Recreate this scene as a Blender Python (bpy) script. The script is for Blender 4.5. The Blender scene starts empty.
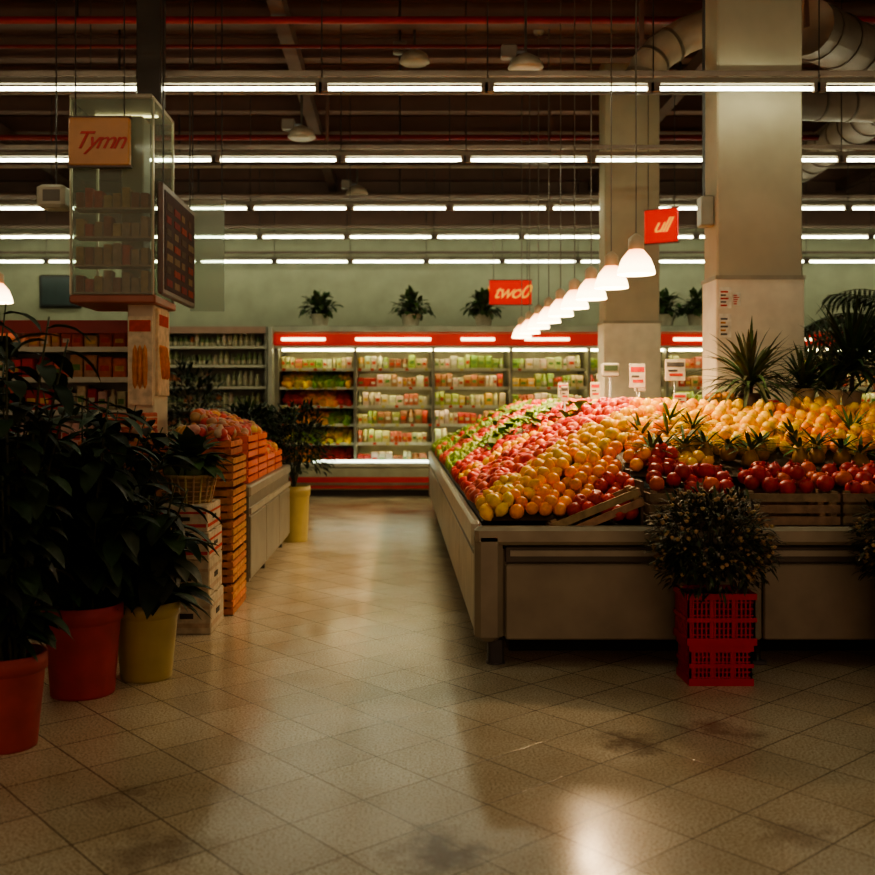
import bpy, math, random
import numpy as np
from mathutils import Vector, Matrix
R=random.Random(7)
scene=bpy.context.scene
# ------------------------------------------------------------------ materials
def nt(name):
    m=bpy.data.materials.new(name); m.use_nodes=True
    n=m.node_tree; n.nodes.clear()
    o=n.nodes.new('ShaderNodeOutputMaterial'); return m,n,o
def pbr(name,rough=.5,metal=0.,nscale=12,namp=.25,bump=0.,spec=.5,emis=0.,coat=0.):
    m,n,o=nt(name)
    p=n.nodes.new('ShaderNodeBsdfPrincipled'); n.links.new(p.outputs[0],o.inputs[0])
    a=n.nodes.new('ShaderNodeAttribute'); a.attribute_name='Col'
    t=n.nodes.new('ShaderNodeTexCoord'); z=n.nodes.new('ShaderNodeTexNoise')
    z.inputs['Scale'].default_value=nscale; z.inputs['Detail'].default_value=3
    n.links.new(t.outputs['Object'],z.inputs['Vector'])
    mr=n.nodes.new('ShaderNodeMapRange'); mr.inputs[1].default_value=.3; mr.inputs[2].default_value=.7
    mr.inputs[3].default_value=1-namp; mr.inputs[4].default_value=1+namp*.6
    n.links.new(z.outputs[0],mr.inputs[0])
    v=n.nodes.new('ShaderNodeVectorMath'); v.operation='SCALE'
    n.links.new(a.outputs['Color'],v.inputs[0]); n.links.new(mr.outputs[0],v.inputs['Scale'])
    n.links.new(v.outputs[0],p.inputs['Base Color'])
    p.inputs['Roughness'].default_value=rough; p.inputs['Metallic'].default_value=metal
    p.inputs['Specular IOR Level'].default_value=spec
    if coat: p.inputs['Coat Weight'].default_value=coat
    if emis:
        n.links.new(v.outputs[0],p.inputs['Emission Color']); p.inputs['Emission Strength'].default_value=emis
    if bump:
        b=n.nodes.new('ShaderNodeBump'); b.inputs['Strength'].default_value=bump; b.inputs['Distance'].default_value=.01
        n.links.new(z.outputs[0],b.inputs['Height']); n.links.new(b.outputs[0],p.inputs['Normal'])
    return m
def emi(name,col,s):
    m,n,o=nt(name); e=n.nodes.new('ShaderNodeEmission'); e.inputs[0].default_value=(*col,1); e.inputs[1].default_value=s
    n.links.new(e.outputs[0],o.inputs[0]); return m
def glassm(name,col,fac,rough):
    m,n,o=nt(name); t=n.nodes.new('ShaderNodeBsdfTransparent'); g=n.nodes.new('ShaderNodeBsdfPrincipled')
    t.inputs[0].default_value=(.85,.9,.85,1)
    g.inputs['Base Color'].default_value=(*col,1); g.inputs['Roughness'].default_value=rough
    mx=n.nodes.new('ShaderNodeMixShader'); mx.inputs[0].default_value=fac
    n.links.new(t.outputs[0],mx.inputs[1]); n.links.new(g.outputs[0],mx.inputs[2]); n.links.new(mx.outputs[0],o.inputs[0]); return m
M={'matte':pbr('painted_matte',.75,0,3,.12),
   'plastic':pbr('plastic',.38,0,8,.1),
   'metal':pbr('painted_metal',.40,.15,5,.18),
   'steel':pbr('steel',.3,.9,5,.2),
   'fruit':pbr('fruit_skin',.42,0,30,.22,.1),
   'leaf':pbr('leaf_surface',.55,0,14,.35,spec=.3),
   'card':pbr('cardboard',.8,0,20,.25,.2),
   'wood':pbr('crate_wood',.65,0,18,.35,.2),
   'clay':pbr('pot_clay',.6,0,9,.2),
   'tube':emi('fluorescent_tube',(.97,1.,.70),20.),
   'bulb':emi('warm_bulb',(1.,.75,.48),30.),
   'casetube':emi('case_tube',(1.,.86,.45),6.),
   'casefill':emi('case_fill_strip',(1.,.90,.48),19.),  # hidden strips added to brighten the case interior
   'casecool':emi('case_tube_cool',(.85,1.,.75),6.),
   'sign':pbr('lit_sign',.5,0,3,.1,emis=.7),
   'header':pbr('glowing_header',.4,0,3,.1,emis=.35),  # glow added to the red header plastic to brighten it
   'glass':glassm('clear_panel',(.5,.52,.45),.2,.08),
   'frost':glassm('milky_panel',(.55,.6,.52),.35,.3),
}
def shade_mat():
    m,n,o=nt('opal_glass'); p=n.nodes.new('ShaderNodeBsdfPrincipled'); n.links.new(p.outputs[0],o.inputs[0])
    p.inputs['Base Color'].default_value=(.9,.85,.75,1); p.inputs['Roughness'].default_value=.25
    t=n.nodes.new('ShaderNodeTexCoord'); s=n.nodes.new('ShaderNodeSeparateXYZ'); r=n.nodes.new('ShaderNodeValToRGB')
    n.links.new(t.outputs['Object'],s.inputs[0]); n.links.new(s.outputs['Z'],r.inputs[0])
    mr=n.nodes.new('ShaderNodeMapRange'); mr.inputs[1].default_value=0; mr.inputs[2].default_value=.17
    n.links.new(s.outputs['Z'],mr.inputs[0]); n.links.new(mr.outputs[0],r.inputs[0])
    r.color_ramp.elements[0].color=(1,.74,.42,1); r.color_ramp.elements[0].position=.25
    r.color_ramp.elements[1].color=(.6,.15,.035,1); r.color_ramp.elements[1].position=1.
    n.links.new(r.outputs[0],p.inputs['Emission Color']); p.inputs['Emission Strength'].default_value=8.
    return m
M['shade']=shade_mat()
# ------------------------------------------------------------------ mesh builder
class MB:
    def __init__(s): s.v=[];s.f=[];s.c=[];s.m=[];s.s=[]
    def add(s,vs,fs,col,mat='matte',smooth=False):
        o=len(s.v); s.v.extend([tuple(p) for p in vs]); s.c.extend([col]*len(vs))
        for f in fs: s.f.append(tuple(i+o for i in f)); s.m.append(mat); s.s.append(smooth)
    def box(s,x0,x1,y0,y1,z0,z1,col,mat='matte',T=None):
        vs=[Vector(p) for p in ((x0,y0,z0),(x1,y0,z0),(x1,y1,z0),(x0,y1,z0),(x0,y0,z1),(x1,y0,z1),(x1,y1,z1),(x0,y1,z1))]
        if T: vs=[T@p for p in vs]
        s.add(vs,[(0,3,2,1),(4,5,6,7),(0,1,5,4),(1,2,6,5),(2,3,7,6),(3,0,4,7)],col,mat)
    def bbox(s,x0,x1,y0,y1,z0,z1,col,mat='matte',b=.01,T=None):
        rings=[(b,z0),(0,z0+b),(0,z1-b),(b,z1)]
        vs=[];
        for ins,z in rings:
            a0,a1,c0,c1=x0+ins,x1-ins,y0+ins,y1-ins
            vs+=[(a0+b,c0,z),(a1-b,c0,z),(a1,c0+b,z),(a1,c1-b,z),(a1-b,c1,z),(a0+b,c1,z),(a0,c1-b,z),(a0,c0+b,z)]
        vs=[Vector(p) for p in vs]
        if T: vs=[T@p for p in vs]
        fs=[tuple(range(7,-1,-1)),tuple(range(24,32))]
        for k in range(3):
            for i in range(8):
                j=(i+1)%8; fs.append((k*8+i,k*8+j,k*8+8+j,k*8+8+i))
        s.add(vs,fs,col,mat)
    def lathe(s,c,prof,col,mat='plastic',n=20,T=None,smooth=True):
        vs=[];fs=[]
        for r,z in prof:
            for i in range(n):
                a=2*math.pi*i/n; p=Vector((r*math.cos(a),r*math.sin(a),z))
                if T: p=T@p
                vs.append((c[0]+p.x,c[1]+p.y,c[2]+p.z))
        for k in range(len(prof)-1):
            for i in range(n):
                j=(i+1)%n; fs.append((k*n+i,k*n+j,k*n+n+j,k*n+n+i))
        s.add(vs,fs,col,mat,smooth)
    def tube(s,path,r,col,mat='metal',n=8,r2=None):
        path=[Vector(p) for p in path]; vs=[];fs=[]
        for k,p in enumerate(path):
            d=(path[min(k+1,len(path)-1)]-path[max(k-1,0)]).normalized()
            u=d.cross(Vector((0,0,1)))
            if u.length<.05: u=Vector((1,0,0))
            u.normalize(); w=d.cross(u)
            rr=r if r2 is None else r+(r2-r)*k/(len(path)-1)
            for i in range(n):
                a=2*math.pi*i/n; vs.append(p+u*rr*math.cos(a)+w*rr*math.sin(a))
        for k in range(len(path)-1):
            for i in range(n):
                j=(i+1)%n; fs.append((k*n+i,k*n+j,k*n+n+j,k*n+n+i))
        fs.append(tuple(range(n))); fs.append(tuple(range((len(path)-1)*n,len(path)*n)))
        s.add(vs,fs,col,mat,True)
    def leaf(s,base,d,L,W,droop,col,nseg=4,fold=.25):
        d=Vector(d).normalized(); p=Vector(base); vs=[];fs=[]
        for k in range(nseg+1):
            t=k/nseg; w=W*.5*(math.sin(math.pi*min(1,t*.92+.08))**.8)
            side=d.cross(Vector((0,0,1)))
            if side.length<.05: side=Vector((1,0,0))
            side.normalize(); up=side.cross(d)
            vs+=[p-side*w+up*w*fold,p.copy(),p+side*w+up*w*fold]
            d=(d+Vector((0,0,-droop/nseg))).normalized(); p=p+d*L/nseg
        for k in range(nseg):
            a=k*3; fs+=[(a,a+1,a+4,a+3),(a+1,a+2,a+5,a+4)]
        s.add(vs,fs,col,'leaf',True)
    def tmpl(s,t,c,sc,col,mat='fruit',rot=None):
        vs,fs=t
        Q=rot if rot else Matrix.Rotation(R.uniform(0,6.28),3,'Z')
        s.add([Vector(c)+Q@Vector((v[0]*sc,v[1]*sc,v[2]*sc)) for v in vs],fs,col,mat,True)
    def build(s,name,parent=None,loc=None):
        me=bpy.data.meshes.new(name); me.from_pydata(s.v,[],s.f); 
        names=[]
        for k in s.m:
            if k not in names: names.append(k)
        for k in names: me.materials.append(M[k])
        ix={k:i for i,k in enumerate(names)}
        me.polygons.foreach_set('material_index',[ix[k] for k in s.m])
        me.polygons.foreach_set('use_smooth',s.s)
        ca=me.color_attributes.new('Col','FLOAT_COLOR','POINT')
        arr=np.ones((len(s.v),4),dtype=np.float32); arr[:,:3]=np.array(s.c,dtype=np.float32)
        ca.data.foreach_set('color',arr.ravel())
        me.update()
        ob=bpy.data.objects.new(name,me); scene.collection.objects.link(ob)
        if parent: ob.parent=parent
        if loc: ob.location=loc
        return ob
def lathe_t(prof,n=9):
    vs=[];fs=[]
    for r,z in prof:
        for i in range(n):
            a=2*math.pi*i/n; vs.append((r*math.cos(a),r*math.sin(a),z))
    for k in range(len(prof)-1):
        for i in range(n):
            j=(i+1)%n; fs.append((k*n+i,k*n+j,k*n+n+j,k*n+n+i))
    return vs,fs
SPH=lathe_t([(.05,-1),(.6,-.8),(.95,-.3),(.98,.2),(.7,.7),(.35,.92),(.02,.98)],10)
APPLE=lathe_t([(.1,-.8),(.55,-.85),(.9,-.3),(1.,.2),(.8,.68),(.45,.85),(.15,.7),(.02,.6)],10)
LEMON=lathe_t([(.03,-1.25),(.2,-1.1),(.65,-.75),(.85,-.2),(.85,.2),(.65,.75),(.2,1.1),(.03,1.25)],9)
POM=lathe_t([(.1,-.95),(.6,-.8),(.97,-.2),(.95,.3),(.6,.78),(.2,.95),(.16,1.05),(.3,1.25),(.12,1.05)],10)
PEAR=lathe_t([(.1,-.95),(.65,-.8),(.9,-.3),(.8,.2),(.5,.7),(.38,1.1),(.2,1.35),(.02,1.4)],9)
def randrot():
    return Matrix.Rotation(R.uniform(-.9,.9),3,'X')@Matrix.Rotation(R.uniform(-.9,.9),3,'Y')@Matrix.Rotation(R.uniform(0,6.28),3,'Z')
def cv(c,a=.15):
    k=1+R.uniform(-a,a); return (max(0,c[0]*k*(1+R.uniform(-a,a)*.4)),max(0,c[1]*k*(1+R.uniform(-a,a))),max(0,c[2]*k))
# ------------------------------------------------------------------ room shell
X0,X1,Y0,Y1,ZC=-7.6,9.4,-3.,17.,5.4
def floor_mat():
    m,n,o=nt('floor_tiles'); N=n.nodes; L=n.links
    p=N.new('ShaderNodeBsdfPrincipled'); L.new(p.outputs[0],o.inputs[0])
    t=N.new('ShaderNodeTexCoord'); mp=N.new('ShaderNodeMapping'); mp.inputs['Rotation'].default_value=(0,0,math.radians(50))
    L.new(t.outputs['Object'],mp.inputs[0])
    b=N.new('ShaderNodeTexBrick'); b.offset=0; b.squash=1
    b.inputs['Scale'].default_value=1.; b.inputs['Mortar Size'].default_value=.0032; b.inputs['Mortar Smooth'].default_value=.3
    b.inputs['Brick Width'].default_value=.30; b.inputs['Row Height'].default_value=.30; b.inputs['Bias'].default_value=0
    b.inputs['Color1'].default_value=(.64,.56,.42,1); b.inputs['Color2'].default_value=(.54,.47,.35,1); b.inputs['Mortar'].default_value=(.17,.13,.09,1)
    L.new(mp.outputs[0],b.inputs[0])
    v=N.new('ShaderNodeTexNoise'); v.inputs['Scale'].default_value=110; v.inputs['Detail'].default_value=3; L.new(t.outputs['Object'],v.inputs['Vector'])
    r=N.new('ShaderNodeValToRGB'); r.color_ramp.elements[0].position=.36; r.color_ramp.elements[0].color=(.56,.50,.42,1)
    r.color_ramp.elements[1].position=.56; r.color_ramp.elements[1].color=(1.05,1.05,1.05,1); L.new(v.outputs[0],r.inputs[0])
    x=N.new('ShaderNodeMix'); x.data_type='RGBA'; x.blend_type='MULTIPLY'; x.inputs[0].default_value=1
    L.new(b.outputs['Color'],x.inputs[6]); L.new(r.outputs[0],x.inputs[7])
    d=N.new('ShaderNodeTexNoise'); d.inputs['Scale'].default_value=1.3; d.inputs['Detail'].default_value=5; d.inputs['Roughness'].default_value=.55; L.new(t.outputs['Object'],d.inputs['Vector'])
    r2=N.new('ShaderNodeValToRGB'); r2.color_ramp.elements[0].position=.28; r2.color_ramp.elements[0].color=(.78,.70,.60,1)
    r2.color_ramp.elements[1].position=.6; r2.color_ramp.elements[1].color=(1,1,1,1); L.new(d.outputs[0],r2.inputs[0])
    x2=N.new('ShaderNodeMix'); x2.data_type='RGBA'; x2.blend_type='MULTIPLY'; x2.inputs[0].default_value=1
    L.new(x.outputs[2],x2.inputs[6]); L.new(r2.outputs[0],x2.inputs[7])
    cur=x2.outputs[2]
    nn=N.new('ShaderNodeTexNoise'); nn.inputs['Scale'].default_value=7; nn.inputs['Detail'].default_value=6; nn.inputs['Roughness'].default_value=.65; L.new(t.outputs['Object'],nn.inputs['Vector'])
    sc=N.new('ShaderNodeVectorMath'); sc.operation='MULTIPLY_ADD'; sc.inputs[1].default_value=(.5,.5,0); sc.inputs[2].default_value=(-.25,-.25,0)
    L.new(nn.outputs['Color'],sc.inputs[0])
    ad=N.new('ShaderNodeVectorMath'); ad.operation='ADD'; L.new(t.outputs['Object'],ad.inputs[0]); L.new(sc.outputs[0],ad.inputs[1])
    for (sx,sy,rad,st) in ((.13,3.02,.12,.85),(.92,3.98,.11,.7),(1.32,4.15,.12,.6),(-.75,3.03,.14,.5),(-.95,3.45,.10,.4),(1.25,3.15,.10,.45)):
        dist=N.new('ShaderNodeVectorMath'); dist.operation='DISTANCE'; dist.inputs[1].default_value=(sx,sy,0)
        L.new(ad.outputs[0],dist.inputs[0])
        mr=N.new('ShaderNodeMapRange'); mr.inputs[1].default_value=rad*.3; mr.inputs[2].default_value=rad*1.4; mr.inputs[3].default_value=st; mr.inputs[4].default_value=0
        L.new(dist.outputs['Value'],mr.inputs[0])
        xx=N.new('ShaderNodeMix'); xx.data_type='RGBA'; L.new(mr.outputs[0],xx.inputs[0]); L.new(cur,xx.inputs[6]); xx.inputs[7].default_value=(.10,.05,.024,1)
        cur=xx.outputs[2]
    L.new(cur,p.inputs['Base Color'])
    mr=N.new('ShaderNodeMapRange'); mr.inputs[1].default_value=.3; mr.inputs[2].default_value=.7; mr.inputs[3].default_value=.13; mr.inputs[4].default_value=.23
    L.new(d.outputs[0],mr.inputs[0]); L.new(mr.outputs[0],p.inputs['Roughness'])
    p.inputs['Specular IOR Level'].default_value=.7
    bp=N.new('ShaderNodeBump'); bp.inputs['Strength'].default_value=.25; bp.inputs['Distance'].default_value=.003; bp.invert=True
    L.new(b.outputs['Fac'],bp.inputs['Height']); L.new(bp.outputs[0],p.inputs['Normal'])
    return m
M['floor']=floor_mat()
m=MB(); m.box(X0,X1,Y0,Y1,-.1,0,(.3,.3,.2),'floor'); m.build('floor')
WALL=(.36,.37,.26); BR=(.165,.084,.062)
m=MB(); m.box(X0,X1,Y1,Y1+.15,0,4.35,WALL); m.box(X0,X1,Y1,Y1+.15,4.35,ZC,(.17,.10,.078)); m.build('wall_back')
m=MB(); m.box(X0-.15,X0,Y0,Y1,0,ZC,WALL); m.build('wall_left')
m=MB(); m.box(X1,X1+.15,Y0,Y1,0,ZC,WALL); m.build('wall_right')
m=MB(); m.box(X0,X1,Y0-.15,Y0,0,.5,(.25,.22,.17)); m.box(X0,X1,Y0-.15,Y0,4.6,ZC,(.25,.22,.17))  # unseen front opening with mullions, added to let fill light in
x=X0
while x<X1: m.box(x,x+.12,Y0-.12,Y0-.02,.5,4.6,(.1,.08,.07),'metal'); x+=2.11
m.build('fill_opening_front')
m=MB(); m.box(X0,X1,Y0,Y1,ZC,ZC+.1,BR); m.build('ceiling')
m=MB()
for k in range(11):
    y=7.+k*.98
    m.box(X0,X1,y,y+.16,ZC-.26,ZC-.235,BR); m.box(X0,X1,y+.07,y+.09,ZC-.24,ZC-.02,BR); m.box(X0,X1,y,y+.16,ZC-.02,ZC,BR)
m.box(X0,X1,16.6,16.98,4.35,4.75,(.17,.10,.078)); 
m.box(X0,X1,16.2,16.32,4.55,4.62,(.18,.12,.09))
for x in (-5.5,-1.2,3.2,7.4):
    m.box(x,x+.14,7,16.98,ZC-.42,ZC-.26,(.13,.072,.055))
m.build('ceiling_beam')
m=MB()
m.tube([(X0,9.3,4.93),(X1,9.3,4.93)],.035,(.34,.012,.014)); m.tube([(X0,12.6,4.72),(X1,12.6,4.72)],.035,(.22,.012,.014)); m.tube([(X0,9.9,4.9),(X1,9.9,4.9)],.02,(.2,.02,.02))
for x in range(-6,9,3):
    for y,z in ((9.3,4.93),(12.6,4.72)): m.tube([(x,y,z),(x,y,ZC)],.012,(.1,.08,.07))
m.build('sprinkler_pipe')
m=MB()
m.tube([(X0,10.7,4.7),(X1,10.7,4.7)],.03,(.27,.20,.155)); m.tube([(X0,14.9,4.45),(X1,14.9,4.45)],.06,(.26,.18,.14)); m.tube([(X0,13.6,4.6),(X1,13.6,4.6)],.03,(.27,.20,.155))
for x in range(-6,9,3):
    for y,z in ((10.7,4.7),(14.9,4.45),(13.6,4.6)): m.tube([(x,y,z),(x,y,ZC)],.012,(.1,.08,.07))
m.build('conduit_pipe')
def duct(path,r,col=(.38,.33,.26)):
    m=MB(); m.tube(path,r,col,'metal',18)
    P=[Vector(p) for p in path]
    for a,b in zip(P,P[1:]):
        L=(b-a).length; k=max(1,int(L/.35))
        for i in range(k):
            c=a+(b-a)*(i+.5)/k; d=(b-a).normalized()*.015
            m.tube([c-d,c+d],r*1.04,(col[0]*.8,col[1]*.8,col[2]*.8),'metal',18)
    m.box(P[0].x-.02,P[0].x+.02,P[0].y-.02,P[0].y+.02,P[0].z,ZC,BR)
    m.box(P[-1].x-.02,P[-1].x+.02,P[-1].y-.02,P[-1].y+.02,P[-1].z,ZC,BR)
    return m.build('air_duct')
duct([(2.15,8.9,4.22),(2.19,8.9,4.34),(2.32,8.95,4.5),(2.55,8.97,4.66),(3.0,9.0,4.85),(3.6,9.05,5.0)],.16,(.44,.35,.26))
duct([(3.5,8.6,4.6),(4.6,9.6,4.65),(5.4,11.,4.7),(5.6,14,4.7)],.24,(.32,.235,.185))
duct([(3.3,9.7,4.3),(5.,10.2,4.4),(8.,10.4,4.5)],.17,(.28,.205,.165))
duct([(-.9,12.4,4.5),(.2,12.6,4.55),(1.9,12.7,4.5)],.1,(.2,.155,.125))
def ceiling_unit(x,y,z):
    m=MB(); m.tube([(x,y,z+.1),(x,y,ZC)],.012,(.2,.17,.14))
    m.lathe((x,y,z),[(.0,-.02),(.13,-.02),(.16,.0),(.13,.07),(.05,.12),(0,.14)],(.34,.28,.21),'metal')
    m.bbox(x-.22,x-.08,y-.05,y+.05,z+.08,z+.2,(.2,.16,.13),'metal'); m.box(x-.1,x,y-.01,y+.01,z+.13,z+.15,(.2,.2,.2),'metal')
    m.build('ceiling_speaker')
ceiling_unit(1.12,8.9,4.35); ceiling_unit(-1.1,11.2,4.35); ceiling_unit(.15,10.2,4.85); ceiling_unit(-.6,14,4.3)
# ------------------------------------------------------------------ pillars
def pillar(x0,x1,y0,dp,panel_top):
    m=MB(); c=(.42,.37,.27)
    m.bbox(x0,x1,y0,y0+dp,0,ZC,c,'matte',.012)
    e=.012
    m.bbox(x0-e,x1+e,y0-e,y0+dp+e,.02,panel_top,(.74,.68,.54),'plastic',.01)
    m.box(x0-e-.006,x1+e+.006,y0-e-.006,y0+dp+e+.006,panel_top-.02,panel_top+.01,(.3,.27,.2),'metal')
    m.box(x0-e-.006,x1+e+.006,y0-e-.006,y0+dp+e+.006,0,.12,(.12,.1,.08),'matte')
    return m.build('pillar')
pillar(2.40,3.045,7.56,.33,2.32); pillar(2.38,3.02,11.62,.33,2.32)
def notice(x,y,z,w,h,cols,rot=0):
    m=MB(); m.box(0,w,-.006,0,0,h,(.8,.77,.66),'card')
    for i in range(5):
        zz=h*(.1+.16*i); c=cols[i%len(cols)]
        m.box(w*.1,w*R.uniform(.5,.9),-.008,-.006,zz,zz+h*.08,c,'card')
    o=m.build('notice_sheet',loc=(x,y,z)); o.rotation_euler[2]=rot
notice(2.41,7.547,2.08,.09,.16,[(.5,.03,.02),(.1,.1,.1)]); notice(2.41,7.547,1.86,.09,.18,[(.1,.1,.1),(.5,.2,.02)]); notice(2.51,7.547,2.1,.06,.1,[(.5,.03,.02)])
m=MB(); m.bbox(2.30,2.398,7.62,7.75,2.72,2.95,(.3,.28,.22),'metal'); m.tube([(2.34,7.7,2.95),(2.34,7.7,ZC)],.012,(.2,.2,.2)); m.build('junction_box')
# ------------------------------------------------------------------ fluorescent rows
def light_row(y,z,spans):
    m=MB()
    for a,b in spans:
        m.box(a,b,y-.022,y+.022,z+.035,z+.075,(.24,.21,.165),'metal')
        k=max(1,round((b-a)/1.21)); L=(b-a)/k
        for i in range(k):
            s=a+i*L
            m.tube([(s+.05,y,z),(s+L-.05,y,z)],.0145,(1,1,1),'tube',8)
            m.box(s-.02,s+.045,y-.025,y+.025,z-.025,z+.04,(.22,.17,.14),'metal'); m.box(s+L-.045,s+L+.0,y-.025,y+.025,z-.025,z+.04,(.22,.17,.14),'metal')
            m.tube([(s,y,z+.07),(s,y,ZC)],.005,(.1,.08,.07))
        m.box(a,b,y+.2,y+.24,z+.16,z+.20,(.13,.09,.07),'metal')
        m.box(a,a+.05,y,y+.22,z+.075,z+.18,(.12,.09,.07),'metal'); m.box(b-.05,b,y,y+.22,z+.075,z+.18,(.12,.09,.07),'metal')
    return m.build('fluorescent_light_fixture')
o=-.57
light_row(2.5,3.66,[(o-1.21,o+1.21*4)])  # unseen row carrying on the pattern, added to light the foreground
light_row(4.9,3.66,[(o-1.21*3,o+1.21*6)])  # out-of-view row, also added to brighten the near floor and stand
light_row(7.30,3.66,[(o-1.21*5,o+1.21*7)])
light_row(9.67,3.72,[(o-1.21*5,o+1.21*7)])
light_row(12.05,3.72,[(-6.6,9.0)])
light_row(14.1,3.72,[(-6.9,9.1)])
light_row(16.3,3.69,[(-7.0,9.1)])
# ------------------------------------------------------------------ produce stand
PAN=(.27,.23,.16); DK=(.02,.017,.014); WHT=(.66,.60,.46)
def bed(x,y):
    zl=.77+(x-.42)*.5
    if x<1.27: zf=.77+(y-5.22)*.5
    else: zf=1.0+(y-5.55)*.29
    return min(zl,zf,1.30)
m=MB()
m.box(.42,4.3,5.19,6.95,.15,.60,PAN,'metal'); m.box(.42,2.15,6.95,13.3,.15,.60,PAN,'metal')
m.box(.40,4.3,5.22,6.95,.60,.70,DK); m.box(.42,2.15,6.95,13.3,.60,.70,DK)
xs=[.54,1.87,3.1,4.3]
for a,b in zip(xs,xs[1:]):
    m.bbox(a+.004,b-.004,5.15,5.2,.14,.53,PAN,'metal',.008)
    m.bbox(a+.004,b-.004,5.165,5.2,.535,.62,(.09,.075,.055),'metal',.006)  # dark slot colour stands in for shade in the recess
    m.box(a+.03,b-.03,5.155,5.165,.57,.60,(.34,.30,.22),'metal')  # pale bar painted as a reflection in the slot
m.bbox(.385,4.3,5.12,5.22,.63,.725,(.34,.29,.205),'metal',.02)
m.bbox(.385,.53,5.12,5.26,.13,.70,(.30,.255,.18),'metal',.03)
m.bbox(.375,.43,5.26,13.3,.60,.74,WHT,'plastic',.015)
y=5.28
while y<13.2:
    m.bbox(.39,.425,y,min(y+1.3,13.28),.16,.56,(.52,.47,.36),'metal',.008); y+=1.32
m.bbox(.385,.425,5.26,13.3,.565,.595,(.08,.07,.05),'metal',.005)
m.box(.385,2.15,13.3,13.34,.15,.74,PAN,'metal')
m.box(2.15,2.18,6.95,13.3,.15,.76,PAN,'metal'); m.box(2.15,4.3,6.95,6.98,.15,1.28,PAN,'metal')
for x in (.5,1.87,3.1,4.2):
    for yy in (5.24,6.8):
        m.tube([(x,yy,0),(x,yy,.16)],.02,(.2,.19,.16),'steel'); m.lathe((x,yy,0),[(.0,0),(.05,0),(.05,.012),(.025,.02)],(.1,.1,.1))
m.bbox(.46,.54,5.19,5.3,0,.14,(.05,.045,.04),'metal',.01)
yy=7.4
while yy<13.2:
    m.tube([(.5,yy,0),(.5,yy,.16)],.025,(.2,.19,.16),'steel'); m.tube([(2.05,yy,0),(2.05,yy,.16)],.025,(.2,.19,.16),'steel'); yy+=1.3
m.box(.6,4.2,5.5,6.8,0,.15,(.012,.01,.009)); m.box(.7,2.0,6.8,13.2,0,.15,(.01,.01,.01))  # near-black blocks fill the underside gap in place of its shade
def bedgrid(x0,x1,y0,y1,nx,ny):
    vs=[];fs=[]
    for j in range(ny+1):
        for i in range(nx+1):
            x=x0+(x1-x0)*i/nx; yv=y0+(y1-y0)*j/ny; vs.append((x,yv,bed(x,yv)-.035))
    for j in range(ny):
        for i in range(nx): a=j*(nx+1)+i; fs.append((a,a+1,a+nx+2,a+nx+1))
    m.add(vs,fs,(.07,.05,.03),'wood')
bedgrid(.43,1.27,5.24,6.95,14,26); bedgrid(1.275,4.3,5.52,6.95,20,16); bedgrid(.43,2.15,6.95,13.3,24,20)
m.box(1.262,1.278,5.24,5.55,.7,.95,(.12,.08,.05),'wood'); m.box(1.262,1.278,5.55,6.2,.7,.99,(.12,.08,.05),'wood')
m.bbox(1.95,4.3,6.62,6.97,1.27,1.31,(.12,.11,.09),'metal',.005)
stand=m.build('produce_stand')
COL={'orange':(.92,.30,.008),'yellow':(.94,.54,.012),'peach':(.78,.16,.045),'red':(.54,.024,.012),'pink':(.68,.09,.05),'green':(.22,.34,.03),'plum':(.16,.01,.02),'lime':(.42,.50,.04)}
piles={}
def put(kind,x,y,z,r,col,t,rot=None):
    nm={'orange':'orange_pile','yellow':'lemon_pile','peach':'peach_pile','red':'red_apple_pile','pink':'pink_apple_pile','green':'green_pepper_pile','plum':'pomegranate_pile','lime':'pear_pile'}[kind]
    if nm not in piles: piles[nm]=MB()
    piles[nm].tmpl(t,(x,y,z),r,cv(col,.2),'fruit',rot or randrot())
TM={'orange':SPH,'yellow':LEMON,'peach':SPH,'red':APPLE,'pink':APPLE,'green':PEAR,'plum':POM,'lime':PEAR}
def kind(x,y):
    if x<1.5 or y>6.95:
        t=y-.75*(min(x,1.6)-.48)+R.uniform(-.06,.06)
        for lim,k in ((4.97,'red'),(5.22,'orange'),(5.82,'yellow'),(6.2,'pink'),(6.5,'peach'),(6.85,'red'),(7.1,'peach'),(7.5,'yellow'),(8.1,'red'),(8.4,'pink'),(9.4,'green'),(9.8,'lime'),(10.6,'pink'),(11.6,'green'),(12.2,'peach'),(20,'green')):
            if t<lim: 
                if k=='yellow' and R.random()<.25: return 'orange'
                return 'red' if (k in('pink','peach') and R.random()<.25) else k
    if y<5.80: return None if x>1.75 else 'yellow'
    if x<2.0: return 'yellow' if R.random()<.9 else 'orange'
    q=math.sin(x*2.6+1)
    return 'orange' if (q>.85 and R.random()<.5) else 'yellow'
y=5.25; row=0
while y<13.2:
    x1=4.25 if y<6.6 else (1.93 if y<6.97 else 2.1); x=.46+(.04 if row%2 else 0)
    st=.076 if y<9 else .09
    while x<x1:
        if x<1.25 or (x>1.3 and y>5.55):
            if not(1.93<x and y>6.6):
                k=kind(x,y)
                if k:
                    r=R.uniform(.035,.044)*(1.12 if k in('red','pink') else 1)*(1. if y<9 else 1.15)
                    tt=SPH if (k=='yellow' and R.random()<.5) else TM[k]
                    put(k,x+R.uniform(-.016,.016),y+R.uniform(-.016,.016),bed(x,y)+.005+R.uniform(-.008,.018),r,COL[k],tt)
                    if R.random()<.38: put(k,x+.035,y+.03,bed(x,y)+.05+R.uniform(0,.018),r,COL[k],tt)
        x+=st
    y+=st*.88; row+=1
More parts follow.
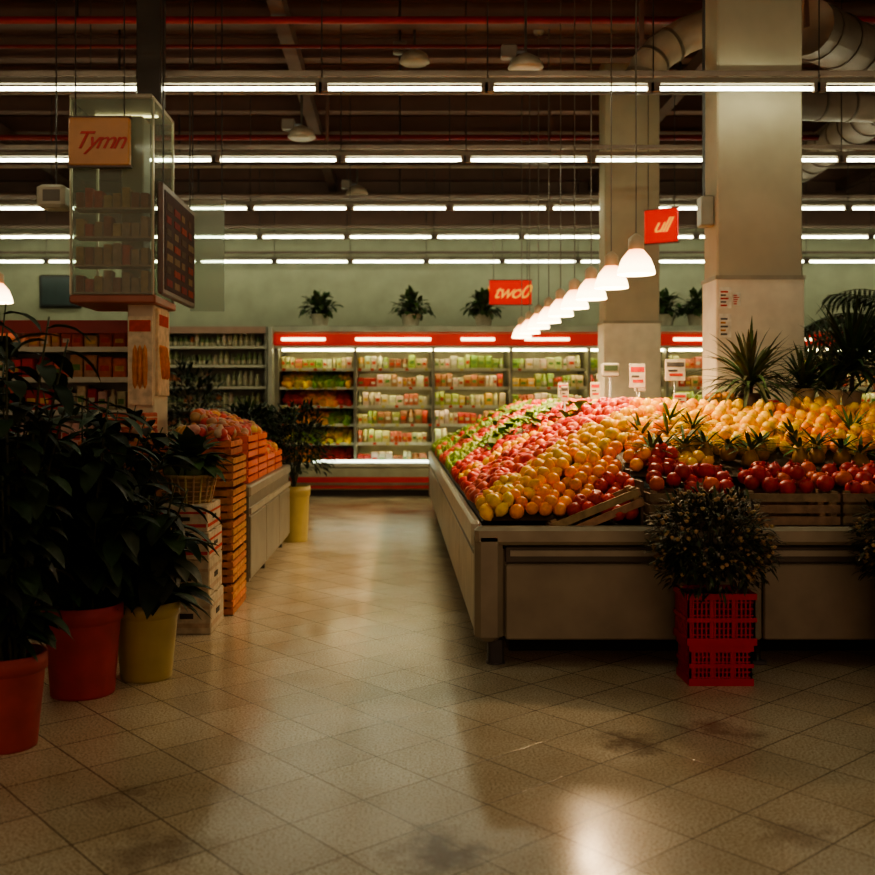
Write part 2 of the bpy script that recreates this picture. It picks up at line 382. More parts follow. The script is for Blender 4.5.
def slat_crate(m,x0,x1,y0,y1,z0,z1,col,ns=3,mat='wood',t=.012,T=None):
    h=(z1-z0)
    for (a,b,c,d) in ((x0,x0+.03,y0,y0+.03),(x1-.03,x1,y0,y0+.03),(x0,x0+.03,y1-.03,y1),(x1-.03,x1,y1-.03,y1)): m.box(a,b,c,d,z0,z1,cv(col,.1),mat,T)
    for i in range(ns):
        a=z0+h*(i+.08)/ns; b=z0+h*(i+.80)/ns
        m.box(x0,x1,y0-t,y0,a,b,cv(col,.12),mat,T); m.box(x0,x1,y1,y1+t,a,b,cv(col,.12),mat,T)
        m.box(x0-t,x0,y0-t,y1+t,a,b,cv(col,.12),mat,T); m.box(x1,x1+t,y0-t,y1+t,a,b,cv(col,.12),mat,T)
    m.box(x0,x1,y0,y1,z0,z0+t,cv(col,.1),mat,T)
x=1.30
while x<4.1:
    m=MB(); slat_crate(m,x,x+.46,5.17,5.48,.728,.905,(.26,.18,.105),3); m.build('fruit_crate')
    for j in range(4):
        for i in range(5):
            if R.random()<.88: put('plum',x+.05+i*.09+R.uniform(-.015,.015),5.21+j*.078,.915+R.uniform(0,.03)+(.02*j),R.uniform(.038,.047),(.42,.018,.02) if R.random()<.75 else (.6,.1,.02),POM)
    for i in range(7): put('plum',x+.08+R.uniform(0,.32),5.25+R.uniform(0,.18),.985+R.uniform(0,.015),.044,(.42,.018,.02),POM)
    x+=.5
for (cx,cy,cz,ry,rz) in ((1.02,5.26,.79,-.38,.06),):
    T=Matrix.Translation((cx,cy,cz))@Matrix.Rotation(rz,4,'Z')@Matrix.Rotation(ry,4,'Y')
    m=MB(); slat_crate(m,-.24,.24,-.06,.06,-.06,.05,(.35,.23,.12),2,T=T); m.build('wooden_tray')
for nm,b in piles.items(): b.build(nm)
def tuft(m,c,n,L,W,col,spread=.9,droop=.5,up=.35):
    for i in range(n):
        a=R.uniform(0,6.28); e=up+R.uniform(0,spread)
        d=(math.cos(a)*math.cos(e),math.sin(a)*math.cos(e),math.sin(e))
        m.leaf(c,d,L*R.uniform(.7,1.1),W*R.uniform(.8,1.2),droop,cv(col,.3),4)
m=MB()
for i in range(24):
    x=1.40+i*.12+R.uniform(-.04,.04); yv=5.66+R.uniform(-.05,.1); z=bed(x,yv)
    m.tmpl(PEAR,(x,yv,z+.02),.055,(.36,.20,.04),'fruit'); tuft(m,(x,yv,z+.06),18,.18,.022,(.09,.15,.05),.9,.6,.15)
for (x,yv) in ((1.45,6.0),(1.62,6.05),(1.7,6.3),(1.8,6.15),(2.35,5.95),(2.75,6.1)):
    tuft(m,(x,yv,bed(x,yv)+.03),14,.18,.022,(.09,.15,.045))
m.build('pineapple_row')
m=MB()
for i in range(46):
    yv=R.uniform(7.6,12.8); x=R.uniform(.75,1.55); tuft(m,(x,yv,bed(x,yv)+.02),7,.16,.09,(.15,.27,.045),.8,.9,.3)
m.build('lettuce_heap')
def price_sign(x,y,z0,z1,w,h,red=True):
    m=MB(); m.tube([(x,y,z0),(x,y,z1)],.008,(.4,.4,.35),'steel')
    m.bbox(x-w/2,x+w/2,y-.01,y+.005,z1-.02,z1+h,(.62,.58,.46),'card',.003)
    m.box(x-w*.42,x+w*.42,y-.013,y-.01,z1+h*.62,z1+h*.85,(.6,.04,.03) if red else (.1,.1,.1),'card')
    m.box(x-w*.36,x+w*.1,y-.013,y-.01,z1+h*.36,z1+h*.46,(.08,.08,.08),'card'); m.box(x-w*.3,x+w*.36,y-.013,y-.01,z1+h*.12,z1+h*.26,(.55,.05,.03),'card')
    m.lathe((x,y,z0),[(0,0),(.05,0),(.05,.015),(.01,.02)],(.1,.1,.1))
    m.build('price_sign')
price_sign(1.78,7.5,1.3,1.50,.12,.16); price_sign(2.05,7.45,1.3,1.55,.15,.14,False); price_sign(1.62,8.3,1.3,1.42,.08,.12); price_sign(1.92,8.,1.3,1.48,.09,.13)
price_sign(1.55,9.5,1.3,1.44,.10,.12); price_sign(1.93,6.9,1.3,1.36,.09,.07); price_sign(2.42,6.55,1.3,1.33,.14,.06); price_sign(1.3,7.9,1.2,1.40,.06,.10,False)
m=MB(); m.bbox(1.72,1.98,8.55,8.8,1.28,1.36,(.3,.3,.27),'metal',.02); m.box(1.75,1.95,8.58,8.77,1.38,1.39,(.5,.5,.45),'steel'); m.tube([(1.85,8.68,1.36),(1.85,8.68,1.38)],.03,(.3,.3,.3)); m.tube([(1.85,8.79,1.36),(1.85,8.79,1.62)],.012,(.3,.3,.3)); m.bbox(1.77,1.93,8.77,8.8,1.6,1.72,(.5,.48,.4),'plastic',.01); m.box(1.79,1.91,8.763,8.77,1.65,1.7,(.05,.09,.05)); m.build('weighing_scale')
# ------------------------------------------------------------------ pendant lamps
def pendant(x,y,zb):
    m=MB(); Z=ZC-zb
    m.lathe((0,0,0),[(.118,0),(.121,.006),(.112,.045),(.09,.10),(.055,.145),(.04,.16)],(.9,.85,.75),'shade',24)
    m.lathe((0,0,0),[(.112,.002),(.105,.04),(.084,.095),(.05,.14)],(.9,.85,.75),'shade',24)
    m.lathe((0,0,0),[(.045,.155),(.05,.165),(.05,.225),(.03,.245),(.008,.26),(0.,.262)],(.6,.45,.3),'metal',16)
    m.lathe((0,0,.06),[(0,-.045),(.028,-.035),(.04,0),(.028,.04),(.015,.08)],(1,1,1),'bulb',12)
    m.tube([(0,0,.25),(0,0,Z)],.005,(.25,.2,.16))
    m.lathe((0,0,Z),[(0,-.04),(.05,-.035),(.06,0)],(.3,.25,.2),'metal')
    ob=m.build('pendant_lamp',loc=(x,y,zb))
    l=bpy.data.lights.new('lamp_light','SPOT'); l.energy=64; l.color=(1.,.67,.36); l.shadow_soft_size=.06; l.spot_size=math.radians(155); l.spot_blend=.7
    lo=bpy.data.objects.new('lamp_light',l); lo.location=(0,0,-.01); scene.collection.objects.link(lo); lo.parent=ob
for i in range(9): pendant(1.5,6.35+.745*i,2.18)
pendant(-3.26,8.1,2.18)
# ------------------------------------------------------------------ plants
def pot(m,c,rt,rb,h,col,mat='clay'):
    m.lathe(c,[(0,0),(rb,0),(rb*1.01,.01),(rt*.93,h*.8),(rt*.94,h*.82),(rt,h*.83),(rt,h),(rt*.9,h),(rt*.88,h*.9)],col,mat,28)
    m.lathe(c,[(rt*.9,h*.9),(0,h*.92)],(.03,.02,.015),'matte',20)
def broadplant(name,c,rt,rb,h,pcol,stems,H,spread,L,W,col,lean=(0,0),nl=16,pmat='clay'):
    m=MB(); pot(m,c,rt,rb,h,pcol,pmat)
    for s in range(stems):
        a=R.uniform(0,6.28); sp=spread*R.uniform(.2,1); hh=H*R.uniform(.35,1)
        tip=Vector((c[0]+math.cos(a)*sp+lean[0],c[1]+math.sin(a)*sp+lean[1],c[2]+h+hh)); b=Vector((c[0]+math.cos(a)*rt*.4,c[1]+math.sin(a)*rt*.4,c[2]+h*.9))
        mid=(b+tip)/2+Vector((-math.cos(a)*sp*.2,-math.sin(a)*sp*.2,.05)); P=[]
        for k in range(7):
            t=k/6; P.append(b*(1-t)**2+mid*2*t*(1-t)+tip*t*t)
        m.tube(P,.009,(.06,.07,.03),'leaf',5,.004)
        for k in range(nl):
            t=.12+.88*k/nl; p=b*(1-t)**2+mid*2*t*(1-t)+tip*t*t; aa=k*2.4+R.uniform(-.4,.4); e=R.uniform(-.1,.7)
            d=(math.cos(aa)*math.cos(e),math.sin(aa)*math.cos(e),math.sin(e))
            m.leaf(p,d,L*R.uniform(.7,1.2),W*R.uniform(.7,1.2),R.uniform(.8,1.7),cv(col,.35),5)
    return m.build(name)
G=(.026,.042,.018)
broadplant('potted_ficus',(-1.56,3.97,0),.155,.115,.37,(.36,.05,.045),20,1.35,.38,.20,.08,G,(-.15,.1),22)
broadplant('potted_ficus',(-1.49,4.70,0),.185,.145,.42,(.40,.045,.055),24,1.15,.42,.22,.085,G,(-.05,0),22)
broadplant('potted_rubber_plant',(-1.26,4.97,0),.165,.125,.38,(.42,.33,.11),13,.62,.24,.26,.11,(.032,.052,.022),(.0,-.05),10,'plastic')
broadplant('potted_ficus',(-2.15,5.0,0),.19,.145,.42,(.36,.055,.045),22,1.5,.45,.22,.08,G,(0,0),22)
broadplant('potted_ficus',(-1.66,5.5,0),.17,.13,.4,(.36,.055,.045),18,1.0,.34,.22,.085,(.024,.038,.018),(0.08,0),20)
def bush(name,c,rt,rb,h,pcol,R0,H,col,n=500,L=.05,W=.022,flow=None,nf=0,pmat='plastic',potted=True,ulo=-.55):
    m=MB()
    if potted: pot(m,c,rt,rb,h,pcol,pmat)
    base=Vector((c[0],c[1],c[2]+h*.9))
    for s in range(26):
        a=R.uniform(0,6.28); rr=R0*math.sqrt(R.random()); z=H*(.45+.5*math.sqrt(max(0,1-(rr/R0)**2)))
        tip=base+Vector((math.cos(a)*rr,math.sin(a)*rr,z)); m.tube([base,base+(tip-base)*.5+Vector((0,0,.04)),tip],.005,(.05,.05,.02),'leaf',4,.002)
    def pt(k):
        a=R.uniform(0,6.28); u=R.uniform(ulo,1); q=math.sqrt(1-u*u*.92); f=R.uniform(.55 if k else .9,1.06)
        return base+Vector((math.cos(a)*q*R0*f,math.sin(a)*q*R0*f,H*.5+u*H*.5*f)),Vector((math.cos(a)*q,math.sin(a)*q,u*.6+.2))
    for i in range(n):
        p,d=pt(1); d=d+Vector((R.uniform(-.7,.7),R.uniform(-.7,.7),R.uniform(-.4,.6)))
        m.leaf(p,d,L*R.uniform(.7,1.4),W,R.uniform(.2,1.2),cv(col,.4),3)
    for i in range(nf):
        p,d=pt(0); m.tmpl(SPH,p,.009*R.uniform(.7,1.2),cv(flow,.1),'matte')
        for k in range(5):
            aa=k*1.257; m.leaf(p,(math.cos(aa),math.sin(aa),.4),.018,.012,.2,cv(flow,.1),2)
    return m.build(name)
bush('potted_bush',(-1.05,9.95,0),.16,.13,.55,(.42,.34,.12),.36,.85,(.024,.038,.018),1000,.09,.03)
bush('potted_bush',(-1.45,10.3,0),.16,.13,.55,(.3,.25,.08),.36,.8,(.024,.038,.018),700,.09,.03)
for x in (-1.22,.17,1.28,4.05,4.55,5.7): 
    m=MB(); pot(m,(x,15.3,2.535),.15,.11,.2,(.46,.42,.31)); 
    for i in range(190):
        a=R.uniform(0,6.28); e=R.uniform(.0,1.5); d=Vector((math.cos(a)*math.cos(e),math.sin(a)*math.cos(e),math.sin(e)))
        p=Vector((x,15.3,2.76))+d*R.uniform(0.02,.27); m.leaf(p,d+Vector((R.uniform(-.4,.4),R.uniform(-.4,.4),R.uniform(-.5,.3))),R.uniform(.10,.18),.075,R.uniform(.4,1.6),cv((.06,.10,.035),.3),4)
    m.build('potted_houseplant')
def spiky(name,c,rt,h,pcol,n,L,W,col,up=.5,stem=0.):
    m=MB(); pot(m,c,rt,rt*.75,h,pcol)
    z=c[2]+h*.9+stem
    if stem: m.tube([(c[0],c[1],c[2]+h*.85),(c[0]+.01,c[1],z)],.018,(.12,.08,.04),'wood',8,.014)
    for i in range(n):
        a=R.uniform(0,6.28); e=R.uniform(up-.5,1.45); d=(math.cos(a)*math.cos(e),math.sin(a)*math.cos(e),math.sin(e))
        m.leaf((c[0],c[1],z+R.uniform(-.02,.03)),d,L*R.uniform(.65,1.1),W,R.uniform(.5,1.5),cv(col,.35),6)
    m.build(name)
Z=1.312
spiky('potted_dracaena',(2.38,6.80,Z),.08,.12,(.14,.10,.08),130,.48,.028,(.075,.11,.045),.6,.06)
spiky('potted_spider_plant',(2.72,6.74,Z),.075,.15,(.66,.54,.34),80,.36,.024,(.06,.09,.035),.9)
spiky('potted_spider_plant',(2.89,6.72,Z),.075,.14,(.66,.54,.34),70,.34,.024,(.06,.09,.035),.9)
spiky('potted_dracaena',(3.07,6.80,Z),.07,.13,(.55,.42,.28),120,.55,.028,(.04,.065,.025),.6,.15)
spiky('potted_dracaena',(3.32,6.80,Z),.08,.13,(.4,.3,.2),120,.55,.028,(.04,.065,.025),.6,.12)
spiky('potted_dracaena',(3.7,6.80,Z),.08,.13,(.4,.3,.2),90,.5,.028,(.04,.065,.025),.6,.1)
m=MB(); slat_crate(m,2.10,2.27,6.66,6.9,Z,Z+.09,(.10,.07,.045),2); 
for i in range(25): m.tmpl(SPH,(2.12+R.random()*.13,6.68+R.random()*.2,Z+.07+R.random()*.03),.03,cv((.45,.2,.03)))
m.build('fruit_crate')
def palm(c,H,n,L):
    m=MB(); pot(m,c,.22,.17,.4,(.25,.2,.15)); top=Vector((c[0],c[1],c[2]+H)); m.tube([(c[0],c[1],c[2]+.35),top],.04,(.08,.06,.04),'wood',8,.03)
    for i in range(n):
        a=i*2.4; e=R.uniform(.1,1.1); d=Vector((math.cos(a)*math.cos(e),math.sin(a)*math.cos(e),math.sin(e))); p=top.copy(); P=[p.copy()]
        for k in range(8): 
            d=(d+Vector((0,0,-.16))).normalized(); p=p+d*L/8; P.append(p.copy())
        m.tube(P,.007,(.06,.07,.03),'leaf',4,.003)
        for k in range(1,9):
            s=(P[k]-P[k-1]).normalized().cross(Vector((0,0,1))).normalized()
            for q in (0,.5):
                b=P[k-1].lerp(P[k],q)
                for sg in (-1,1): m.leaf(b,s*sg+(P[k]-P[k-1]).normalized()*.6,L*.28,.03,.7,cv((.035,.055,.022),.3),3)
    m.build('potted_palm')
palm((4.5,9.4,0),2.15,18,.9); palm((5.2,10.2,0),2.3,16,.9); palm((4.55,8.8,0),2.0,18,.85)
# ------------------------------------------------------------------ red plastic crates with flowering bush
def lattice_crate(x0,x1,y0,y1,z0,z1,col):
    m=MB(); t=.012
    m.box(x0,x1,y0,y1,z0,z0+.012,col,'plastic')
    for z,h in ((z1-.03,.03),(z0,.035),((z0+z1)/2-.012,.02)):
        m.box(x0-.006,x1+.006,y0-.006,y0+t,z,z+h,col,'plastic'); m.box(x0-.006,x1+.006,y1-t,y1+.006,z,z+h,col,'plastic')
        m.box(x0-.006,x0+t,y0,y1,z,z+h,col,'plastic'); m.box(x1-t,x1+.006,y0,y1,z,z+h,col,'plastic')
    n=15
    for i in range(n+1):
        x=x0+(x1-x0-.008)*i/n; w=.008 if i%5 else .018
        m.box(x,min(x+w,x1),y0,y0+.008,z0,z1,col,'plastic'); m.box(x,min(x+w,x1),y1-.008,y1,z0,z1,col,'plastic')
        y=y0+(y1-y0-.008)*i/n; m.box(x0,x0+.008,y,min(y+w,y1),z0,z1,col,'plastic'); m.box(x1-.008,x1,y,min(y+w,y1),z0,z1,col,'plastic')
    k=8
    for i in range(k):
        z=z0+(z1-z0)*(i+.5)/k
        m.box(x0,x1,y0+.001,y0+.007,z,z+.006,col,'plastic'); m.box(x0,x1,y1-.007,y1-.001,z,z+.006,col,'plastic')
        m.box(x0+.001,x0+.007,y0,y1,z,z+.006,col,'plastic'); m.box(x1-.007,x1-.001,y0,y1,z,z+.006,col,'plastic')
    return m.build('plastic_crate')
RC=(.50,.010,.028)
for cx in (1.545,2.57):
    lattice_crate(cx-.15,cx+.15,4.81,5.02,0,.195,RC); lattice_crate(cx-.162,cx+.162,4.80,5.03,.196,.445,RC)
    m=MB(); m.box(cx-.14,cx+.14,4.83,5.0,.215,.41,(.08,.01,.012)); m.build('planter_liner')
    bush('flowering_bush',(cx-.015,4.915,.335),.10,.08,.10,(.06,.03,.02),.285,.50,(.045,.050,.024),2300,.055,.016,(.50,.35,.17),230,ulo=-.85)
# ------------------------------------------------------------------ left side stand
def carton(x0,x1,y0,y1,z0,z1,col,stripe):
    m=MB(); m.bbox(x0,x1,y0,y1,z0,z1,col,'card',.006); h=z1-z0
    for a,b in ((.18,.30),(.68,.76)):
        m.box(x0+.01,x1-.01,y0-.002,y0,z0+h*a,z0+h*b,stripe,'card'); m.box(x1,x1+.002,y0+.01,y1-.01,z0+h*a,z0+h*b,stripe,'card')
    m.box((x0+x1)/2-.04,(x0+x1)/2+.04,y0-.003,y0,z0+h*.42,z0+h*.56,(.04,.03,.02),'card'); m.box(x1,x1+.003,(y0+y1)/2-.05,(y0+y1)/2+.05,z0+h*.42,z0+h*.56,(.04,.03,.02),'card')
    m.box(x0,x1,(y0+y1)/2-.02,(y0+y1)/2+.02,z1,z1+.001,(.3,.22,.12),'card')
    m.build('cardboard_box')
W_=(.48,.40,.28)
carton(-1.40,-1.11,5.88,6.3,0,.22,W_,(.42,.31,.21)); carton(-1.41,-1.12,5.88,6.3,.222,.44,W_,(.42,.31,.21)); carton(-1.40,-1.12,5.87,6.3,.442,.60,(.52,.43,.31),(.5,.04,.03)); carton(-1.42,-1.13,5.88,6.3,.602,.76,(.52,.43,.31),(.5,.04,.03))
for k in range(5):
    z=k*.205
    m=MB(); slat_crate(m,-1.55,-1.08,6.42,6.94,z+.003,z+.196,(.54,.21,.07),4); m.build('wooden_crate')
for k in range(5):
    z=k*.205; m=MB(); slat_crate(m,-2.08,-1.6,6.42,6.90,z+.003,z+.196,(.42,.18,.06),4); m.build('wooden_crate')
def basket(c,rt,rb,h,col):
    m=MB(); m.lathe(c,[(0,0),(rb,0),(rt,h),(rt*1.06,h),(rt*1.06,h-.02),(rt*.95,h-.02)],col,'wood',24)
    for k in range(6):
        z=h*(k+.5)/6; r=rb+(rt-rb)*z/h
        m.lathe((c[0],c[1],c[2]+z),[(r-.003,-.006),(r+.008,0),(r-.003,.006)],cv(col,.2),'wood',24)
    for k in range(20):
        a=k*.314; m.tube([(c[0]+rb*math.cos(a),c[1]+rb*math.sin(a),c[2]),(c[0]+(rt+.008)*math.cos(a),c[1]+(rt+.008)*math.sin(a),c[2]+h)],.006,cv(col,.2),'wood',5)
    return m
m=basket((-1.27,6.08,.762),.15,.12,.17,(.38,.25,.11))
for i in range(20):
    a=R.uniform(0,6.28); r=R.uniform(0,.12); m.tmpl(SPH,(-1.27+r*math.cos(a),6.08+r*math.sin(a),.93+R.uniform(0,.08)),.06,cv((.10,.15,.05)))
tuft(m,(-1.27,6.08,1.0),80,.26,.10,(.07,.11,.045),1.2,1.0,.1)
m.build('vegetable_basket')
for (x0,x1,zt) in ((-1.53,-1.10,1.025),(-2.06,-1.62,1.025)):
    m=MB(); slat_crate(m,x0,x1,6.45,6.9,zt,zt+.10,(.50,.14,.06),2)
    for i in range(75):
        c=R.choice([(.5,.05,.04),(.6,.14,.05),(.55,.25,.07),(.42,.04,.035),(.5,.3,.2)])
        m.tmpl(R.choice([APPLE,PEAR,SPH]),(R.uniform(x0+.05,x1-.05),R.uniform(6.5,6.86),zt+.09+R.uniform(0,.07)),.042,cv(c,.25),'fruit',randrot())
    m.build('fruit_tray')
carton(-1.95,-1.66,6.5,6.85,1.19,1.30,(.5,.10,.06),(.6,.45,.3))
TX0,TX1=-1.72,-1.05
m=MB()
m.bbox(TX0,TX1,7.05,9.62,.70,.78,(.32,.29,.215),'metal',.012)
m.box(TX0+.03,TX1-.02,7.08,9.6,.10,.70,(.22,.2,.15),'metal')
y=7.09
while y<9.5:
    m.bbox(TX1-.025,TX1-.005,y,y+.82,.12,.56,(.25,.23,.175),'metal',.006); y+=.84
m.box(TX1-.02,TX1,7.07,9.61,.58,.62,(.42,.39,.3),'metal')
for y in (7.15,8.3,9.5):
    for x in (TX0+.1,TX1-.1): m.box(x-.03,x+.03,y-.03,y+.03,0,.1,(.05,.05,.04),'metal')
m.build('market_table')
for (x,y,k) in ((-1.10,7.2,2),(-1.10,7.72,2),(-1.10,8.24,1),(-1.10,8.76,1)):
    for q in range(k):
        m=MB(); slat_crate(m,x-.46,x,y,y+.46,.783+q*.185,.783+q*.185+.17,(.78,.14,.035),3,'plastic'); 
        if q==k-1:
            for i in range(120): 
                xx=R.random(); c=R.choice([(.7,.2,.04),(.6,.08,.05),(.75,.35,.05),(.7,.45,.1)]) if y>7.6 else R.choice([(.55,.06,.04),(.62,.14,.05),(.55,.25,.15)])
                m.tmpl(APPLE,(x-.04-xx*.38,y+.05+R.random()*.36,.783+q*.185+.13+R.random()*.06+.14*xx),.042,cv(c,.3),'fruit',randrot())
        m.build('orange_crate')
bush('leafy_herb_bunch',(-1.4,9.35,.78),.1,.08,.15,(.1,.08,.05),.26,.42,(.03,.05,.02),500,.1,.035)
# ------------------------------------------------------------------ left sign pillar
m=MB(); PC=(.60,.50,.35)
m.bbox(-1.93,-1.74,7.08,7.5,0,2.1,PC,'plastic',.01)
m.bbox(-2.02,-1.86,7.25,7.46,2.1,3.45,(.42,.35,.26),'plastic',.01)
m.bbox(-2.3,-1.70,6.95,7.6,2.06,2.12,(.34,.12,.08),'metal',.01)
m.bbox(-1.90,-1.72,7.2,7.36,3.52,ZC,(.07,.055,.045),'metal',.01)
m.bbox(-2.3,-1.72,6.95,7.6,3.48,3.52,(.40,.34,.26),'metal',.01)
for x in (-2.3,-1.73):
    for y in (6.96,7.57): m.box(x,x+.018,y,y+.018,2.12,3.5,(.55,.48,.37),'steel')
m.box(-2.24,-1.78,7.35,7.365,3.466,3.478,(1,1,1),'casetube')  # strip added inside the display box to brighten it
for z in (2.13,2.32,2.52,2.72):
    m.box(-2.28,-1.74,6.99,7.14,z,z+.012,(.5,.25,.17),'metal')
    for i in range(8): 
        c=R.choice([(.6,.06,.04),(.5,.22,.11),(.4,.08,.05),(.6,.30,.12),(.5,.25,.18)]); m.bbox(-2.27+i*.065,-2.215+i*.065,7.0,7.1,z+.012,z+R.uniform(.1,.17),c,'card',.004)
sp=m.build('display_pillar')
m=MB(); m.box(-2.29,-1.72,6.95,6.955,2.12,3.48,(1,1,1),'glass'); m.box(-1.722,-1.717,6.96,7.58,2.12,3.48,(1,1,1),'glass'); m.box(-2.3,-2.295,6.96,7.58,2.12,3.48,(1,1,1),'glass'); m.build('glass_panel',parent=sp)
def sign_text(name,txt,x,y,z,w,h,bg,fg,rotz=0,hang=True,lit='sign',size=None):
    m=MB(); m.bbox(-w/2,w/2,-.03,.03,0,h,bg,lit,.008); m.box(-w/2-.01,w/2+.01,-.02,.02,-.012,0,(.1,.06,.05),'metal'); m.box(-w/2-.01,w/2+.01,-.02,.02,h,h+.012,(.1,.06,.05),'metal')
    if hang:
        for s in (-1,1): m.tube([(s*w*.4,0,h),(s*w*.4,0,ZC-z)],.005,(.1,.08,.07))
    ob=m.build(name,loc=(x,y,z)); ob.rotation_euler[2]=rotz
    cu=bpy.data.curves.new('lettering','FONT'); cu.body=txt; cu.size=size or h*.62; cu.align_x='CENTER'; cu.align_y='CENTER'; cu.extrude=.003; cu.shear=.5; cu.offset=.001
    cu.space_character=.85
    t=bpy.data.objects.new('tmp',cu); scene.collection.objects.link(t); bpy.context.view_layer.update()
    me=bpy.data.meshes.new_from_object(t); bpy.data.objects.remove(t)
    ca=me.color_attributes.new('Col','FLOAT_COLOR','POINT'); ca.data.foreach_set('color',[*fg,1]*len(me.vertices))
    me.materials.clear(); me.materials.append(M[lit])
    for s,ry in ((-1,0),(1,math.pi)):
        q=bpy.data.objects.new('lettering',me); scene.collection.objects.link(q); q.parent=ob; q.location=(0,s*.034,h*.5); q.rotation_euler=(math.pi/2,0,ry)
    return ob
sign_text('hanging_sign','two0',1.58,14.3,2.79,.60,.34,(.60,.006,.003),(1.,.45,.05),size=.27)
sign_text('hanging_sign','ull',2.85,10.9,3.12,.36,.36,(.60,.006,.003),(1.,.45,.05),math.radians(-30))
sign_text('shop_sign','Tymn',-2.07,6.90,3.0,.42,.33,(.55,.25,.10),(.5,.012,.012),0,True,'plastic',.17)
m=MB(); m.box(0,.02,0,.34,0,.62,(.68,.52,.33),'card'); 
for i in range(4):
    m.lathe((.012,.09+.05*i,.24),[(0,-.14),(.028,-.11),(.034,0),(.028,.11),(0,.14)],(.6,.20,.05),'card',10,Matrix.Rotation(.35,3,'X'))
m.box(.02,.022,.03,.3,.5,.58,(.5,.04,.02),'card')
o=m.build('food_poster',loc=(-1.74,7.12,1.42),parent=sp)
m=MB(); m.box(-1.92,-1.75,7.06,7.08,1.35,1.98,(.66,.52,.36),'card'); m.box(-1.91,-1.76,7.055,7.06,1.87,1.95,(.5,.06,.03),'card')
for i in range(3): m.lathe((-1.87+.035*i,7.058,1.62),[(0,-.16),(.016,-.12),(.02,0),(.016,.12),(0,.16)],(.6,.22,.06),'card',8)
m.build('menu_poster',parent=sp)
m=MB(); m.bbox(-1.70,-1.66,7.0,8.1,2.13,2.92,(.16,.10,.08),'metal',.01); m.box(-1.66,-1.655,7.05,8.05,2.17,2.87,(.05,.017,.017),'card')
for j in range(7):
    for i in range(4): 
        m.box(-1.655,-1.652,7.1+i*.24,7.1+i*.24+R.uniform(.1,.2),2.2+j*.09,2.25+j*.09,R.choice([(.28,.04,.025),(.2,.12,.06),(.2,.02,.02),(.09,.05,.03)]),'card')
for y in (7.1,8.0): m.tube([(-1.68,y,2.92),(-1.68,y,ZC)],.006,(.1,.08,.07))
m.build('menu_board')
m=MB(); m.box(-1.72,-1.44,8.2,8.21,2.12,3.02,(1,1,1),'frost'); 
for x in (-1.70,-1.46): m.tube([(x,8.205,3.02),(x,8.205,ZC)],.005,(.1,.08,.07))
m.box(-1.73,-1.43,8.19,8.22,3.0,3.03,(.3,.28,.22),'metal'); m.build('hanging_glass_panel')
m=MB(); m.bbox(-2.55,-2.35,7.0,7.2,2.74,2.9,(.5,.45,.34),'plastic',.02); m.tube([(-2.44,7.1,2.9),(-2.44,7.1,ZC)],.006,(.1,.08,.07)); m.box(-2.5,-2.38,6.995,7.0,2.78,2.86,(.2,.18,.15)); m.build('security_camera_box')
# ------------------------------------------------------------------ shelves of groceries
PALS={'red':[(.5,.035,.025),(.55,.12,.07),(.5,.30,.16),(.4,.025,.02),(.55,.4,.3)],
 'bottle':[(.20,.24,.11),(.32,.28,.15),(.12,.16,.07),(.38,.12,.05),(.48,.44,.3)],
 'dairy':[(.62,.54,.34),(.5,.50,.20),(.64,.55,.36),(.28,.38,.09),(.6,.16,.10)],
 'meat':[(.5,.07,.05),(.6,.44,.3),(.45,.04,.04),(.62,.5,.36),(.4,.18,.09)],
 'mix':[(.6,.48,.25),(.3,.36,.09),(.5,.08,.05),(.64,.38,.08),(.56,.5,.35),(.28,.12,.06)]}
def products(m,x0,x1,yf,zs,hmax,pal,bottle=False,rows=2):
    x=x0
    while x<x1-.06:
        w=R.uniform(.06,.12) if not bottle else R.uniform(.07,.09); c=R.choice(PALS[pal]); h=hmax*R.uniform(.62,1.0); rep=R.randint(1,3)
        for q in range(rep):
            if x+w>x1: break
            for r_ in range(rows):
                y=yf+.02+r_*.14+R.uniform(0,.02)
                if bottle or R.random()<.12:
                    m.lathe((x+w/2,y+w/2,zs),[(0,0),(w*.42,0),(w*.42,h*.6),(w*.16,h*.8),(w*.15,h),(0,h)],cv(c,.15),'plastic',8)
                    m.lathe((x+w/2,y+w/2,zs),[(w*.43,h*.15),(w*.43,h*.45)],(.5,.45,.3),'card',8)
                else:
                    hh=h*R.uniform(.88,1)
                    m.bbox(x+.004,x+w-.004,y,y+.12,zs,zs+hh,cv(c,.2),'card',.008)
                    if r_==0: m.box(x+w*.2,x+w*.8,y-.002,y,zs+hh*.35,zs+hh*.6,R.choice([(.6,.52,.4),(.5,.05,.03),(.12,.22,.06),(.6,.36,.07)]),'card')
            x+=w
        x+=.005
CX0,CX1=-1.88,8.2
m=MB(); GR=(.33,.34,.25)
m.box(CX0,CX1,15.85,15.95,0,2.5,(.42,.38,.25),'metal')
m.box(CX0,CX1,14.85,15.85,0,.10,(.05,.04,.035),'metal')
m.bbox(CX0,CX1,14.72,15.85,.10,.44,GR,'metal',.02)
m.box(CX0,CX1,14.71,14.72,.12,.17,(.4,.03,.03),'metal'); m.box(CX0,CX1,14.705,14.72,.21,.29,(.50,.025,.03),'plastic')
m.box(CX0,CX1,14.70,14.72,.185,.20,(.3,.3,.25),'steel')
m.bbox(CX0,CX1,14.70,14.80,.44,.50,(.45,.46,.38),'metal',.01)
m.box(CX0+.6,CX1,14.80,14.86,.50,.535,(1,1,1),'casecool')
m.bbox(CX0,CX1,14.85,15.9,2.44,2.53,(.34,.36,.28),'metal',.01)
m.bbox(CX0,CX1,14.88,15.12,2.24,2.44,(.55,.016,.010),'header',.02)
m.box(CX0,CX1,14.875,14.88,2.41,2.425,(.6,.3,.2),'plastic')
x=CX0+.12; k=0
